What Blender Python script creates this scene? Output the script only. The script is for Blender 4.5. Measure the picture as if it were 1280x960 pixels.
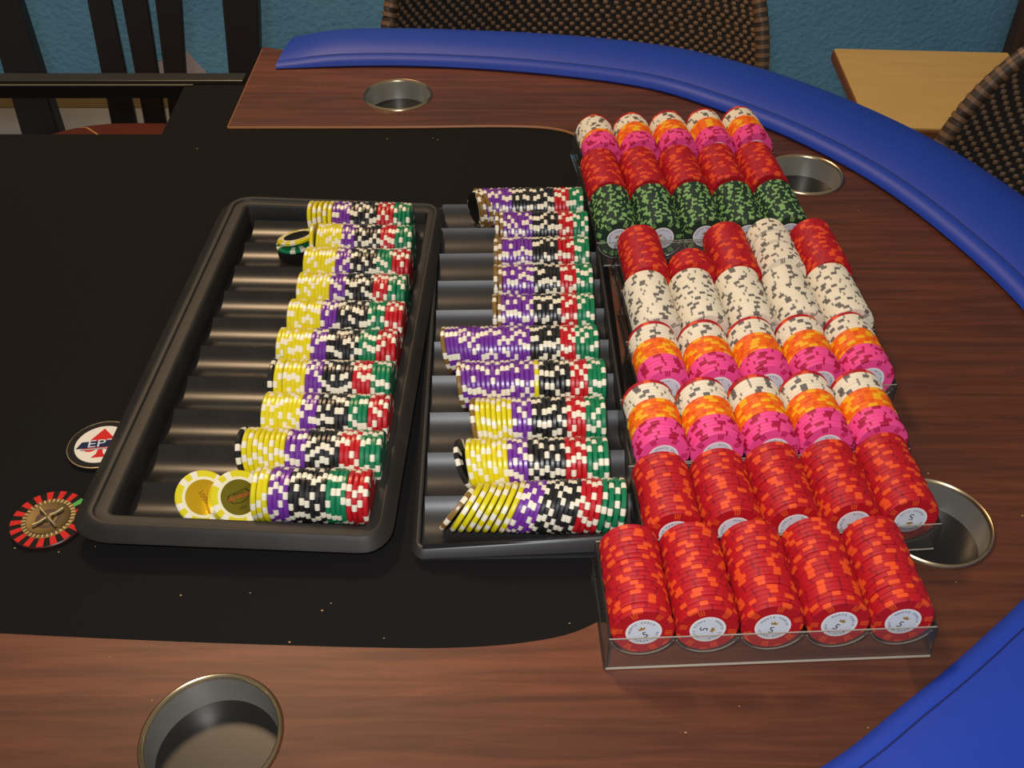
import bpy, bmesh, math, random
from mathutils import Vector, Matrix
random.seed(7)
R = math.radians
scene = bpy.context.scene
for o in list(bpy.data.objects):
    bpy.data.objects.remove(o)

# ------------------------------------------------------------------ camera, world, lights, exposure
# Units are metres; z = 0 is the wooden table top, the floor lies 0.75 m below it.
CAM_H, PITCH, FPX = 0.553, R(41.4), 1270.0
cam_d = bpy.data.cameras.new('camera')
cam_d.sensor_width = 36.0
cam_d.lens = FPX / 1280.0 * 36.0
cam_d.clip_start = 0.02
cam = bpy.data.objects.new('camera', cam_d)
cam.location = (0, 0, CAM_H)
cam.rotation_euler = (math.pi / 2 - PITCH, 0, 0)
scene.collection.objects.link(cam)
scene.camera = cam

world = bpy.data.worlds.new('room_light')
world.use_nodes = True
wb = world.node_tree.nodes['Background']
wb.inputs[0].default_value = (1.0, 0.93, 0.84, 1)
wb.inputs[1].default_value = 0.22
scene.world = world


def area_light(name, loc, target, size, power, col, spread=180):
    d = bpy.data.lights.new(name, 'AREA')
    d.shape = 'DISK'
    d.size = size
    d.energy = power
    d.color = col
    d.spread = R(spread)
    o = bpy.data.objects.new(name, d)
    o.location = loc
    o.rotation_euler = (Vector(target) - Vector(loc)).to_track_quat('-Z', 'Y').to_euler()
    scene.collection.objects.link(o)
    return o


# the camera's own flash, and the warm ceiling lamp of the room
area_light('camera_flash', (-0.03, -0.01, 0.62), (0.03, 0.62, 0.0), 0.035, 3.3, (0.96, 0.97, 1.0), 150)
area_light('ceiling_lamp', (-0.62, 1.65, 1.60), (-0.1, 1.3, 0.0), 0.36, 21.0, (1.0, 0.68, 0.39))

scene.cycles.transparent_max_bounces = 40      # many thin clear layers behind one another
scene.cycles.max_bounces = 10
vs = scene.view_settings
vs.view_transform = 'Standard'
vs.look = 'None'
vs.exposure = 0.0
vs.gamma = 1.0
vs.use_curve_mapping = False

# ------------------------------------------------------------------ helpers
COL = scene.collection


def lin(r, g, b):
    f = lambda c: (c / 255 / 12.92) if c / 255 <= 0.04045 else ((c / 255 + 0.055) / 1.055) ** 2.4
    return (f(r), f(g), f(b), 1)


MATS = {}


def mat(name, col=None, rough=0.5, metal=0.0, spec=0.5, coat=0.0, bump=None):
    if name in MATS:
        return MATS[name]
    m = bpy.data.materials.new(name)
    m.use_nodes = True
    b = m.node_tree.nodes['Principled BSDF']
    if col:
        b.inputs['Base Color'].default_value = col
        m.diffuse_color = col
    b.inputs['Roughness'].default_value = rough
    b.inputs['Metallic'].default_value = metal
    b.inputs['Specular IOR Level'].default_value = spec
    b.inputs['Coat Weight'].default_value = coat
    if bump:
        nt = m.node_tree
        tc = nt.nodes.new('ShaderNodeTexCoord')
        n = nt.nodes.new('ShaderNodeTexNoise')
        n.inputs['Scale'].default_value = bump[0]
        n.inputs['Detail'].default_value = 4
        bp_ = nt.nodes.new('ShaderNodeBump')
        bp_.inputs['Strength'].default_value = bump[1]
        bp_.inputs['Distance'].default_value = bump[2]
        nt.links.new(tc.outputs['Object'], n.inputs['Vector'])
        nt.links.new(n.outputs['Fac'], bp_.inputs['Height'])
        nt.links.new(bp_.outputs['Normal'], b.inputs['Normal'])
    MATS[name] = m
    return m


def ramp_noise(m, stops, scale, mapping=(1, 1, 1), detail=5, extra=None):
    """Colour of a material from stretched noise (grain, wear)."""
    nt = m.node_tree
    b = nt.nodes['Principled BSDF']
    tc = nt.nodes.new('ShaderNodeTexCoord')
    mp = nt.nodes.new('ShaderNodeMapping')
    mp.inputs['Scale'].default_value = mapping
    n = nt.nodes.new('ShaderNodeTexNoise')
    n.inputs['Scale'].default_value = scale
    n.inputs['Detail'].default_value = detail
    n.inputs['Roughness'].default_value = 0.6
    cr = nt.nodes.new('ShaderNodeValToRGB')
    els = cr.color_ramp.elements
    while len(els) < len(stops):
        els.new(0.5)
    for e, (p, c) in zip(els, stops):
        e.position = p
        e.color = c
    nt.links.new(tc.outputs['Object'], mp.inputs['Vector'])
    nt.links.new(mp.outputs['Vector'], n.inputs['Vector'])
    nt.links.new(n.outputs['Fac'], cr.inputs['Fac'])
    nt.links.new(cr.outputs['Color'], b.inputs['Base Color'])
    return nt, b, mp, n, cr


def mesh_of(bm, name, smooth=None):
    me = bpy.data.meshes.new(name)
    bm.to_mesh(me)
    bm.free()
    if smooth is not None:
        for p in me.polygons:
            p.use_smooth = True
        me.set_sharp_from_angle(angle=R(smooth))
    return me


def obj(name, me, mats=None, parent=None, loc=None, rot=None):
    o = bpy.data.objects.new(name, me)
    COL.objects.link(o)
    if mats is not None and len(me.materials) == 0:
        for m in (mats if isinstance(mats, (list, tuple)) else [mats]):
            me.materials.append(m)
    if parent is not None:
        o.parent = parent
    if loc is not None:
        o.location = loc
    if rot is not None:
        o.rotation_euler = rot
    return o


def empty(name, loc=(0, 0, 0), rz=0.0):
    o = bpy.data.objects.new(name, None)
    o.empty_display_size = 0.02
    o.location = loc
    o.rotation_euler = (0, 0, rz)
    COL.objects.link(o)
    return o


def tag(o, label, cat, group=None, kind=None):
    o['label'] = label
    if cat:
        o['category'] = cat
    if group:
        o['group'] = group
    if kind:
        o['kind'] = kind
    return o


def structure(o, label=None):
    o['kind'] = 'structure'
    if label:
        o['label'] = label
    return o


def add_box(bm, lo, hi, M=None, bevel=0.0):
    g = bmesh.ops.create_cube(bm, size=1.0)
    vs_ = g['verts']
    for v in vs_:
        v.co = Vector((lo[i] + (v.co[i] + 0.5) * (hi[i] - lo[i]) for i in range(3)))
    if bevel:
        es = list({e for v in vs_ for e in v.link_edges})
        r = bmesh.ops.bevel(bm, geom=es, offset=bevel, segments=2, affect='EDGES', profile=0.5)
        vs_ = list({v for f in r['faces'] for v in f.verts} | {v for v in vs_ if v.is_valid})
    if M is not None:
        for v in vs_:
            v.co = M @ v.co
    return vs_


def box_mesh(name, lo, hi, bevel=0.0, M=None):
    bm = bmesh.new()
    add_box(bm, lo, hi, M, bevel)
    return mesh_of(bm, name)


def lathe_bm(bm, prof, seg=48, closed=False):
    """prof: (r, z) points; revolved about z."""
    rings = []
    for r, z in prof:
        if r < 1e-7:
            rings.append([bm.verts.new((0, 0, z))])
        else:
            rings.append([bm.verts.new((r * math.cos(2 * math.pi * i / seg), r * math.sin(2 * math.pi * i / seg), z)) for i in range(seg)])
    fs = []
    for a, b in zip(rings, rings[1:]):
        for i in range(seg):
            j = (i + 1) % seg
            if len(a) == 1 and len(b) > 1:
                fs.append(bm.faces.new((a[0], b[i], b[j])))
            elif len(b) == 1 and len(a) > 1:
                fs.append(bm.faces.new((a[i], b[0], a[j])))
            elif len(a) > 1:
                fs.append(bm.faces.new((a[i], b[i], b[j], a[j])))
    bmesh.ops.recalc_face_normals(bm, faces=bm.faces)
    return fs


def lathe(name, prof, seg=48, smooth=35):
    bm = bmesh.new()
    lathe_bm(bm, prof, seg)
    return mesh_of(bm, name, smooth)


def spline(pts, n=12, closed=False):
    """Catmull-Rom through pts."""
    P = [Vector(p) for p in pts]
    N = len(P)
    out = []
    rng = range(N) if closed else range(N - 1)
    for i in rng:
        if closed:
            a, b, c, d = P[(i - 1) % N], P[i], P[(i + 1) % N], P[(i + 2) % N]
        else:
            b, c = P[i], P[i + 1]
            a = P[i - 1] if i else b * 2 - c
            d = P[i + 2] if i + 2 < N else c * 2 - b
        for k in range(n):
            t = k / n
            out.append(0.5 * ((2 * b) + (c - a) * t + (2 * a - 5 * b + 4 * c - d) * t * t + (3 * b - a - 3 * c + d) * t ** 3))
    if not closed:
        out.append(P[-1])
    return out


def tube(bm, pts, r, seg=8, caps=True):
    P = [Vector(p) for p in pts]
    rings = []
    for i, p in enumerate(P):
        t = (P[min(i + 1, len(P) - 1)] - P[max(i - 1, 0)]).normalized()
        ref = Vector((0, 0, 1)) if abs(t.z) < 0.9 else Vector((1, 0, 0))
        u = t.cross(ref).normalized()
        w = u.cross(t)
        rr = r[i] if isinstance(r, (list, tuple)) else r
        rings.append([bm.verts.new(p + rr * (math.cos(2 * math.pi * k / seg) * u + math.sin(2 * math.pi * k / seg) * w)) for k in range(seg)])
    for a, b in zip(rings, rings[1:]):
        for k in range(seg):
            bm.faces.new((a[k], a[(k + 1) % seg], b[(k + 1) % seg], b[k]))
    if caps:
        bm.faces.new(rings[0][::-1])
        bm.faces.new(rings[-1])


def prism(name, loops, z0, z1, bevel=0.0):
    """Filled outline (first loop) with holes (other loops), extruded from z0 to z1."""
    cu = bpy.data.curves.new(name + '_outline', 'CURVE')
    cu.dimensions = '2D'
    cu.fill_mode = 'BOTH'
    cu.extrude = (z1 - z0) / 2 - bevel
    cu.bevel_depth = bevel
    cu.bevel_resolution = 1
    cu.offset = -bevel
    for L in loops:
        s = cu.splines.new('POLY')
        s.points.add(len(L) - 1)
        for p, q in zip(s.points, L):
            p.co = (q[0], q[1], 0, 1)
        s.use_cyclic_u = True
    t = bpy.data.objects.new(name + '_tmp', cu)
    COL.objects.link(t)
    me = bpy.data.meshes.new_from_object(t.evaluated_get(bpy.context.evaluated_depsgraph_get()))
    bpy.data.objects.remove(t)
    bpy.data.curves.remove(cu)
    me.transform(Matrix.Translation((0, 0, (z0 + z1) / 2)))
    me.materials.clear()
    me.name = name
    return me


_glyphs = {}


def text_mesh(body, size, align='CENTER', depth=0.00004):
    cu = bpy.data.curves.new('lettering', 'FONT')
    cu.body = body
    cu.size = size
    cu.align_x = align
    cu.align_y = 'CENTER'
    cu.extrude = depth
    cu.resolution_u = 2
    t = bpy.data.objects.new('lettering_tmp', cu)
    COL.objects.link(t)
    me = bpy.data.meshes.new_from_object(t.evaluated_get(bpy.context.evaluated_depsgraph_get()))
    bpy.data.objects.remove(t)
    bpy.data.curves.remove(cu)
    me.materials.clear()
    return me


def arc_text_bm(bm, body, size, rad, mid_deg, step_deg, flip=False):
    for k, ch in enumerate(body):
        if ch == ' ':
            continue
        if (ch, size) not in _glyphs:
            _glyphs[(ch, size)] = text_mesh(ch, size)
        off = (k - (len(body) - 1) / 2) * step_deg
        a = R(mid_deg + (off if flip else -off))
        rot = a - math.pi / 2 + (math.pi if flip else 0)
        M = Matrix.Translation((rad * math.cos(a), rad * math.sin(a), 0)) @ Matrix.Rotation(rot, 4, 'Z')
        n0 = len(bm.verts)
        bm.from_mesh(_glyphs[(ch, size)])
        bm.verts.ensure_lookup_table()
        for v in bm.verts[n0:]:
            v.co = M @ v.co


cP, sP = math.cos(PITCH), math.sin(PITCH)


def bp(u, v, z=0.0):
    """Photo pixel -> point at height z (used for measuring where things stand)."""
    x, y = (u - 640) / FPX, -(v - 480) / FPX
    d = (x, cP + y * sP, -sP + y * cP)
    t = (z - CAM_H) / d[2]
    return Vector((d[0] * t, d[1] * t, z))


def x_at(u, y, z):
    return (u - 640) / FPX * (y * cP + (CAM_H - z) * sP)


ORD = ['', 'first', 'second', 'third', 'fourth', 'fifth', 'sixth', 'seventh', 'eighth', 'ninth', 'tenth', '11th', '12th', '13th', '14th', '15th', '16th', '17th', '18th', '19th', '20th'] + ['%dth' % k if k % 10 not in (1, 2, 3) else '%d%s' % (k, ['st', 'nd', 'rd'][k % 10 - 1]) for k in range(21, 60)]

# ------------------------------------------------------------------ materials
# laminate wood of the race track: long grain along x, plank bands across y
wood = mat('walnut_laminate', rough=0.46, spec=0.4)
nt, b, mp, n, cr = ramp_noise(wood, [(0.0, lin(58, 28, 18)), (0.42, lin(86, 46, 30)), (0.62, lin(106, 58, 37)), (1.0, lin(122, 71, 47))], 9.0, (0.9, 13, 1), 7)
n.inputs['Distortion'].default_value = 0.5
tc2 = nt.nodes.new('ShaderNodeTexCoord')
br = nt.nodes.new('ShaderNodeTexBrick')
br.inputs['Scale'].default_value = 1.0
br.inputs['Color1'].default_value = (0.78, 0.78, 0.78, 1)
br.inputs['Color2'].default_value = (1.12, 1.10, 1.08, 1)
br.inputs['Mortar'].default_value = (0.84, 0.82, 0.8, 1)
br.inputs['Mortar Size'].default_value = 0.0012
br.inputs['Brick Width'].default_value = 2.3
br.inputs['Row Height'].default_value = 0.092
br.offset = 0.37
mx = nt.nodes.new('ShaderNodeMix')
mx.data_type = 'RGBA'
mx.blend_type = 'MULTIPLY'
mx.inputs[0].default_value = 1.0
mp2 = nt.nodes.new('ShaderNodeMapping')
mp2.inputs['Location'].default_value = (1.2, 0.03, 0)
nt.links.new(tc2.outputs['Object'], mp2.inputs['Vector'])
nt.links.new(mp2.outputs['Vector'], br.inputs['Vector'])
nt.links.new(cr.outputs['Color'], mx.inputs[6])
nt.links.new(br.outputs['Color'], mx.inputs[7])
nt.links.new(mx.outputs[2], b.inputs['Base Color'])

felt_m = mat('black_felt', lin(24, 22, 21), 0.95, spec=0.15, bump=(900, 0.35, 0.0006))
black_edge = mat('black_edge_trim', lin(24, 21, 19), 0.35)
tan_edge = mat('raw_board_edge', lin(158, 104, 58), 0.5)
blue_vinyl = mat('blue_vinyl', lin(29, 63, 170), 0.50, spec=0.35, bump=(420, 0.12, 0.0006))
blue_seam = mat('blue_seam', lin(18, 30, 92), 0.6)
steel = mat('brushed_steel', lin(198, 194, 184), 0.36, metal=0.75)
brass_lip = mat('brass_lip', lin(196, 176, 138), 0.28, metal=1.0)
tray_m = mat('black_tray_plastic', rough=0.29, spec=0.36)
ramp_noise(tray_m, [(0.25, lin(30, 28, 26)), (0.6, lin(40, 37, 34)), (0.85, lin(58, 52, 45))], 26, (1, 1, 1), 6)
rim_m = mat('matte_rim_plastic', rough=0.55, spec=0.4)
ramp_noise(rim_m, [(0.25, lin(32, 29, 26)), (0.6, lin(44, 40, 35)), (0.85, lin(66, 58, 46))], 22, (1, 1, 1), 7)
tray2_m = mat('charcoal_tray_plastic', lin(46, 44, 43), 0.40, spec=0.5)

acr = bpy.data.materials.new('clear_acrylic')
acr.use_nodes = True
an = acr.node_tree
an.nodes.remove(an.nodes['Principled BSDF'])
tr = an.nodes.new('ShaderNodeBsdfTransparent')
tr.inputs[0].default_value = (0.985, 0.98, 0.97, 1)
gl = an.nodes.new('ShaderNodeBsdfGlossy')
gl.inputs['Roughness'].default_value = 0.09
fr = an.nodes.new('ShaderNodeLayerWeight')
fr.inputs[0].default_value = 0.16
ms = an.nodes.new('ShaderNodeMixShader')
an.links.new(fr.outputs[0], ms.inputs[0])
an.links.new(tr.outputs[0], ms.inputs[1])
an.links.new(gl.outputs[0], ms.inputs[2])
df = an.nodes.new('ShaderNodeBsdfDiffuse')
df.inputs[0].default_value = (0.8, 0.78, 0.74, 1)
m2 = an.nodes.new('ShaderNodeMixShader')
m2.inputs[0].default_value = 0.022
an.links.new(ms.outputs[0], m2.inputs[1])
an.links.new(df.outputs[0], m2.inputs[2])
an.links.new(m2.outputs[0], an.nodes['Material Output'].inputs['Surface'])
acr_edge = mat('cut_acrylic_edge', lin(168, 158, 142), 0.25, spec=0.6)

# ------------------------------------------------------------------ the room
WALL_Y = 2.66
wall_m = mat('teal_stucco_paint', rough=0.8, spec=0.2)
nt, b, mp, n, cr = ramp_noise(wall_m, [(0.3, lin(96, 152, 192)), (0.7, lin(110, 168, 206))], 3.0, (1, 1, 1), 4)
tc = nt.nodes.new('ShaderNodeTexCoord')
nn = nt.nodes.new('ShaderNodeTexNoise')
nn.inputs['Scale'].default_value = 70
nn.inputs['Detail'].default_value = 5
bu = nt.nodes.new('ShaderNodeBump')
bu.inputs['Strength'].default_value = 0.7
bu.inputs['Distance'].default_value = 0.008
nt.links.new(tc.outputs['Object'], nn.inputs['Vector'])
nt.links.new(nn.outputs['Fac'], bu.inputs['Height'])
nt.links.new(bu.outputs['Normal'], b.inputs['Normal'])
structure(obj('wall_back', box_mesh('wall_back', (-3.2, WALL_Y, -0.75), (3.2, WALL_Y + 0.1, 1.75)), wall_m), 'teal blue stucco wall behind the chairs')
floor_m = mat('pale_floor', rough=0.4)
ramp_noise(floor_m, [(0.3, lin(150, 146, 142)), (0.7, lin(172, 168, 162))], 5, (1, 1, 1), 4)
structure(obj('floor', box_mesh('floor', (-3.2, -1.6, -0.80), (3.2, WALL_Y, -0.75)), floor_m), 'pale grey floor glimpsed through the table opening')
base_m = mat('tan_baseboard', lin(138, 112, 66), 0.5)
structure(obj('baseboard_back', box_mesh('baseboard_back', (-3.2, WALL_Y - 0.014, -0.75), (0.25, WALL_Y, -0.685), 0.003), base_m), 'tan baseboard along the teal wall')
# bare plaster patch where the paint has flaked off the wall
bm = bmesh.new()
pp = []
for (u, v) in [(231, 62), (238, 68), (247, 79), (256, 88), (263, 97), (240, 100), (215, 101), (186, 101), (184, 88), (190, 80), (210, 74), (222, 70)]:
    x, y = (u - 640) / FPX, -(v - 480) / FPX
    d = (x, cP + y * sP, -sP + y * cP)
    t = WALL_Y / d[1]
    pp.append((d[0] * t, d[2] * t + CAM_H))
fa = [bm.verts.new((x, WALL_Y - 0.0025, z)) for x, z in pp]
fb = [bm.verts.new((x, WALL_Y + 0.001, z)) for x, z in pp]
bm.faces.new(fa)
for i in range(len(fa)):
    j = (i + 1) % len(fa)
    bm.faces.new((fa[i], fb[i], fb[j], fa[j]))
bmesh.ops.recalc_face_normals(bm, faces=bm.faces)
o = obj('wall_patch', mesh_of(bm, 'wall_patch'), mat('bare_plaster', lin(176, 168, 176), 0.85, bump=(90, 0.4, 0.004)))
o.parent = bpy.data.objects['wall_back']
# dark brown door post at the edge of the wall
door_m = mat('dark_brown_wood', rough=0.5)
ramp_noise(door_m, [(0.3, lin(52, 36, 30)), (0.7, lin(84, 60, 50))], 14, (6, 6, 0.6), 5)
bm = bmesh.new()
add_box(bm, (1.325, WALL_Y - 0.05, -0.75), (1.45, WALL_Y, 1.3), bevel=0.006)
dp = structure(obj('door_1', mesh_of(bm, 'door_1'), door_m), 'dark brown wooden door at the end of the teal wall')
obj('door_panel', box_mesh('door_panel', (1.45, WALL_Y - 0.035, -0.745), (2.25, WALL_Y - 0.001, 1.25), 0.003), door_m, dp)
bm = bmesh.new()
add_box(bm, (1.53, WALL_Y - 0.043, -0.60), (2.17, WALL_Y - 0.034, 0.1), bevel=0.004)
obj('door_moulding', mesh_of(bm, 'door_moulding'), door_m, dp)

# ------------------------------------------------------------------ poker table
FELT_Z = -0.003
inner = [(-0.300, 1.231), (-0.143, 1.2375), (0.010, 1.2195), (0.157, 1.177), (0.246, 1.113), (0.324, 1.033), (0.390, 0.932), (0.438, 0.806), (0.460, 0.702), (0.458, 0.605),
         (0.424, 0.512), (0.361, 0.430), (0.297, 0.375), (0.236, 0.330), (0.170, 0.286), (0.06, 0.238), (-0.10, 0.212), (-0.40, 0.205), (-0.85, 0.205)]
rail_path = spline([(x, y, 0) for x, y in inner], 8)
table = empty('poker_table', (0, 0.7, -0.75))
tag(table, 'poker table with black felt, walnut race track and padded blue rail', 'table')


def tobj(name, me, m, parent=None):
    o = obj(name, me, m, parent or table)
    if parent is None:
        o.matrix_parent_inverse = Matrix.Translation(-table.location)
    return o


def outward(path, i):
    t = (path[min(i + 1, len(path) - 1)] - path[max(i - 1, 0)]).normalized()
    return Vector((-t.y, t.x, 0))      # path runs clockwise seen from above: left of travel is outside


mid_out = [p + outward(rail_path, i) * 0.06 for i, p in enumerate(rail_path)]
felt_edge = spline([(-0.328, 1.0775, 0), (-0.13, 1.0785, 0), (-0.01, 1.081, 0), (0.05, 1.074, 0), (0.078, 1.050, 0), (0.088, 1.0, 0), (0.09, 0.9, 0), (0.092, 0.72, 0), (0.092, 0.55, 0), (0.088, 0.46, 0),
                    (0.075, 0.412, 0), (0.046, 0.388, 0), (0.008, 0.3775, 0), (-0.041, 0.3735, 0), (-0.097, 0.374, 0), (-0.173, 0.3765, 0), (-0.251, 0.380, 0), (-0.330, 0.3845, 0), (-0.45, 0.392, 0), (-0.62, 0.398, 0), (-0.85, 0.402, 0)], 6)
outer_loop = [(p.x, p.y) for p in felt_edge] + [(p.x, p.y) for p in reversed(mid_out)] + [(-0.328, 1.30)]
CUPS = [(-0.1775, 0.3125), (-0.1385, 1.157), (0.3135, 0.967), (0.300, 0.4785)]
CUP_R = 0.0422
holes = [[(cx + (CUP_R - 0.0022) * math.cos(2 * math.pi * k / 48), cy + (CUP_R - 0.0022) * math.sin(2 * math.pi * k / 48)) for k in range(48)] for cx, cy in CUPS]
tobj('race_track', prism('race_track', [outer_loop] + holes, -0.0145, 0.0), wood)
# pale board edge along the far side of the felt
bm = bmesh.new()
fe = [p for p in felt_edge if p.y > 1.04]
tube(bm, [Vector((p.x, p.y - 0.0006, -0.0015)) for p in fe], 0.0016, 6)
tube(bm, [Vector((-0.3285, 1.077, -0.0015)), Vector((-0.3285, 1.296, -0.0015))], 0.0012, 6)
tobj('board_edge', mesh_of(bm, 'board_edge', 40), tan_edge)
# felt bed with the empty tray opening beside the dealer
fl = [(-0.90, 1.2135), (-0.322, 1.2135), (-0.322, 1.29), (-0.15, 1.29), (0.15, 1.24), (0.33, 1.12), (0.46, 0.93), (0.50, 0.70), (0.45, 0.50), (0.30, 0.33), (0.10, 0.22), (-0.10, 0.18), (-0.90, 0.17)]
opening = [(-0.72, 1.064), (-0.402, 1.064), (-0.406, 1.189), (-0.72, 1.189)]
tobj('playing_felt', prism('playing_felt', [fl, opening] + [[(cx + (CUP_R - 0.0022) * math.cos(2 * math.pi * k / 32), cy + (CUP_R - 0.0022) * math.sin(2 * math.pi * k / 32)) for k in range(32)] for cx, cy in CUPS], -0.019, FELT_Z), felt_m)
# dealer edge strip and its bright metal line
bm = bmesh.new()
add_box(bm, (-0.90, 1.194, FELT_Z), (-0.334, 1.216, 0.002), bevel=0.001)
tobj('dealer_edge_strip', mesh_of(bm, 'dealer_edge_strip'), mat('smoked_edge', lin(46, 40, 32), 0.35))
bm = bmesh.new()
tube(bm, [(-0.395, 1.1895, -0.0016), (-0.90, 1.1895, -0.0016)], 0.0011, 6)
tobj('metal_trim', mesh_of(bm, 'metal_trim', 40), brass_lip)
# rail: padded profile swept along the race track
prof = [(0.010, -0.03), (0.004, -0.001), (-0.0015, 0.0035), (0.000, 0.008), (0.005, 0.0122), (0.0115, 0.0148), (0.0132, 0.0143), (0.0150, 0.0152), (0.025, 0.0192), (0.041, 0.0234), (0.060, 0.0254), (0.080, 0.0242), (0.099, 0.0190), (0.112, 0.0090), (0.118, -0.004), (0.118, -0.02), (0.113, -0.035)]
bm = bmesh.new()
rings = []
rail_k = []
for i, p in enumerate(rail_path):
    nrm = outward(rail_path, i)
    # the padded end tapers down at the dealer's place
    k = min(1.0, 0.45 + 0.55 * math.sin(min(1, i / 5) * math.pi / 2)) * (0.84 + 0.16 * max(0.0, min(1.0, (i - 12) / 20)))
    rail_k.append(k)
    wf = 0.86 + 0.14 * max(0.0, min(1.0, (i - 12) / 20))
    rings.append([bm.verts.new(p + nrm * (s * wf if s > 0.02 else s) + Vector((0.012 * (1 - k) * (s / 0.05), 0, (z if z < 0 else z * k)))) for s, z in prof])
for a, b2 in zip(rings, rings[1:]):
    for k in range(len(prof) - 1):
        bm.faces.new((a[k], a[k + 1], b2[k + 1], b2[k]))
bm.faces.new(rings[0])
bm.faces.new(rings[-1][::-1])
bmesh.ops.recalc_face_normals(bm, faces=bm.faces)
rail = tobj('rail', mesh_of(bm, 'rail', 50), blue_vinyl)
bm = bmesh.new()
tube(bm, [p + outward(rail_path, i) * 0.0132 + Vector((0, 0, 0.0144 * rail_k[i])) for i, p in enumerate(rail_path) if i > 1], 0.0007, 5)
tobj('seam', mesh_of(bm, 'seam', 40), blue_seam, rail)
# board under the rail and legs
tobj('apron', prism('apron', [[(p.x, p.y) for p in [q + outward(rail_path, i) * 0.096 for i, q in enumerate(rail_path)]] + [(-0.86, 0.40), (-0.36, 0.40), (-0.36, 1.0), (-0.30, 1.29)]], -0.05, -0.022), black_edge)
for lx, ly in ((0.16, 0.45), (0.16, 0.98), (-0.78, 0.36), (-0.78, 1.0)):
    bm = bmesh.new()
    lathe_bm(bm, [(0, -0.75), (0.032, -0.75), (0.032, -0.738), (0.02, -0.73), (0.024, -0.4), (0.03, -0.06), (0.045, -0.05), (0.045, -0.022), (0, -0.022)], 20)
    bmesh.ops.translate(bm, verts=bm.verts, vec=(lx, ly, 0))
    tobj('leg', mesh_of(bm, 'leg', 40), black_edge)

# ------------------------------------------------------------------ cup holders
cup_labels = ['large steel cup holder in the near wood below the black trays', 'steel cup holder in the far wood before the woven chair', 'steel cup holder beside the green chips, near the curve of the rail', 'steel cup holder partly under the second-nearest chip rack']
for (cx, cy), lab in zip(CUPS, cup_labels):
    c = empty('cup_holder', (cx, cy, -0.0005))
    tag(c, lab, 'cup holder', 'cup holders in the race track')
    r = CUP_R
    # wall and floor with thickness
    bm = bmesh.new()
    lathe_bm(bm, [(r - 0.0035, 0.0008), (r - 0.0040, -0.004), (r - 0.0062, -0.047), (r - 0.0080, -0.0505), (r - 0.010, -0.0515), (0.020, -0.0490), (0.008, -0.0478), (0, -0.0476),
                  ], 64)
    obj('bowl', mesh_of(bm, 'bowl', 30), steel, c)
    bm = bmesh.new()
    lathe_bm(bm, [(r - 0.0036, 0.0002), (r - 0.0030, 0.0022), (r - 0.0016, 0.0031), (r - 0.0003, 0.0022), (r + 0.0002, 0.0006), (r - 0.0008, 0.0004)], 64)
    obj('rolled_lip', mesh_of(bm, 'rolled_lip', 60), brass_lip, c)

# ------------------------------------------------------------------ chips
CHIP_R = 0.0195


def chip_mesh(name, T, spots, face_spots=True, cr=CHIP_R, bars=None):
    """Disc with bevelled rim; spots: list of (start_deg, width_deg, slot) sectors coloured with another slot."""
    SEG = 72
    bm = bmesh.new()
    pr = [(0.0118, T / 2), (0.0172, T / 2), (cr - 0.0009, T / 2), (cr, T / 2 - 0.00085), (cr, -T / 2 + 0.00085), (cr - 0.0009, -T / 2), (0.0172, -T / 2), (0.0118, -T / 2)]
    rings = [[bm.verts.new((r * math.cos(2 * math.pi * i / SEG), r * math.sin(2 * math.pi * i / SEG), z)) for i in range(SEG)] for r, z in pr]

    def slot(i, ring):
        a = (i + 0.5) * 360 / SEG
        for s, w, k in spots:
            if (a - s) % 360 < w:
                return k if (ring in (1, 2, 3, 4, 5) or (face_spots and ring in (0, 6))) else 0
        return 0
    for q in range(len(pr) - 1):
        for i in range(SEG):
            j = (i + 1) % SEG
            f = bm.faces.new((rings[q][i], rings[q + 1][i], rings[q + 1][j], rings[q][j]))
            f.material_index = slot(i, q)
            f.smooth = True
    bm.faces.new(rings[0])
    bm.faces.new(rings[-1][::-1])
    bmesh.ops.recalc_face_normals(bm, faces=bm.faces)
    me = bpy.data.meshes.new(name)
    bm.to_mesh(me)
    bm.free()
    me.set_sharp_from_angle(angle=R(20))
    return me


def rep(n, pat):
    out = []
    for k in range(n):
        for s, w, sl in pat:
            out.append((k * 360.0 / n + s, w, sl))
    return out


CLAY_T = 0.0033
clay = dict(rough=0.55, spec=0.32)
CL = {
    'red': (lin(184, 20, 30), lin(230, 80, 32), lin(150, 12, 30), rep(5, [(0, 17, 1), (42, 5, 2)]), '5'),
    'white': (lin(238, 226, 200), lin(112, 104, 96), lin(150, 140, 126), rep(4, [(0, 17, 1), (50, 5, 2)]), '1'),
    'orange': (lin(242, 112, 14), lin(246, 180, 28), lin(228, 86, 20), rep(5, [(0, 20, 1), (40, 10, 2)]), '1000'),
    'pink': (lin(242, 78, 148), lin(176, 22, 66), lin(216, 50, 124), rep(4, [(0, 20, 1), (45, 5, 1)]), '500'),
    'green': (lin(32, 54, 38), lin(132, 176, 104), lin(20, 38, 32), rep(6, [(0, 16, 1), (32, 5, 1)]), '25'),
}
clay_me, clay_mats = {}, {}
for nm, (c0, c1, c2, sp, val) in CL.items():
    me = chip_mesh(nm + '_poker_chip', CLAY_T, sp, face_spots=False)
    for k, c in enumerate((c0, c1, c2)):
        me.materials.append(mat('%s_chip_clay_%s' % (nm, ['body', 'spot', 'shade'][k]), c, **clay))
    clay_me[nm] = me

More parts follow.
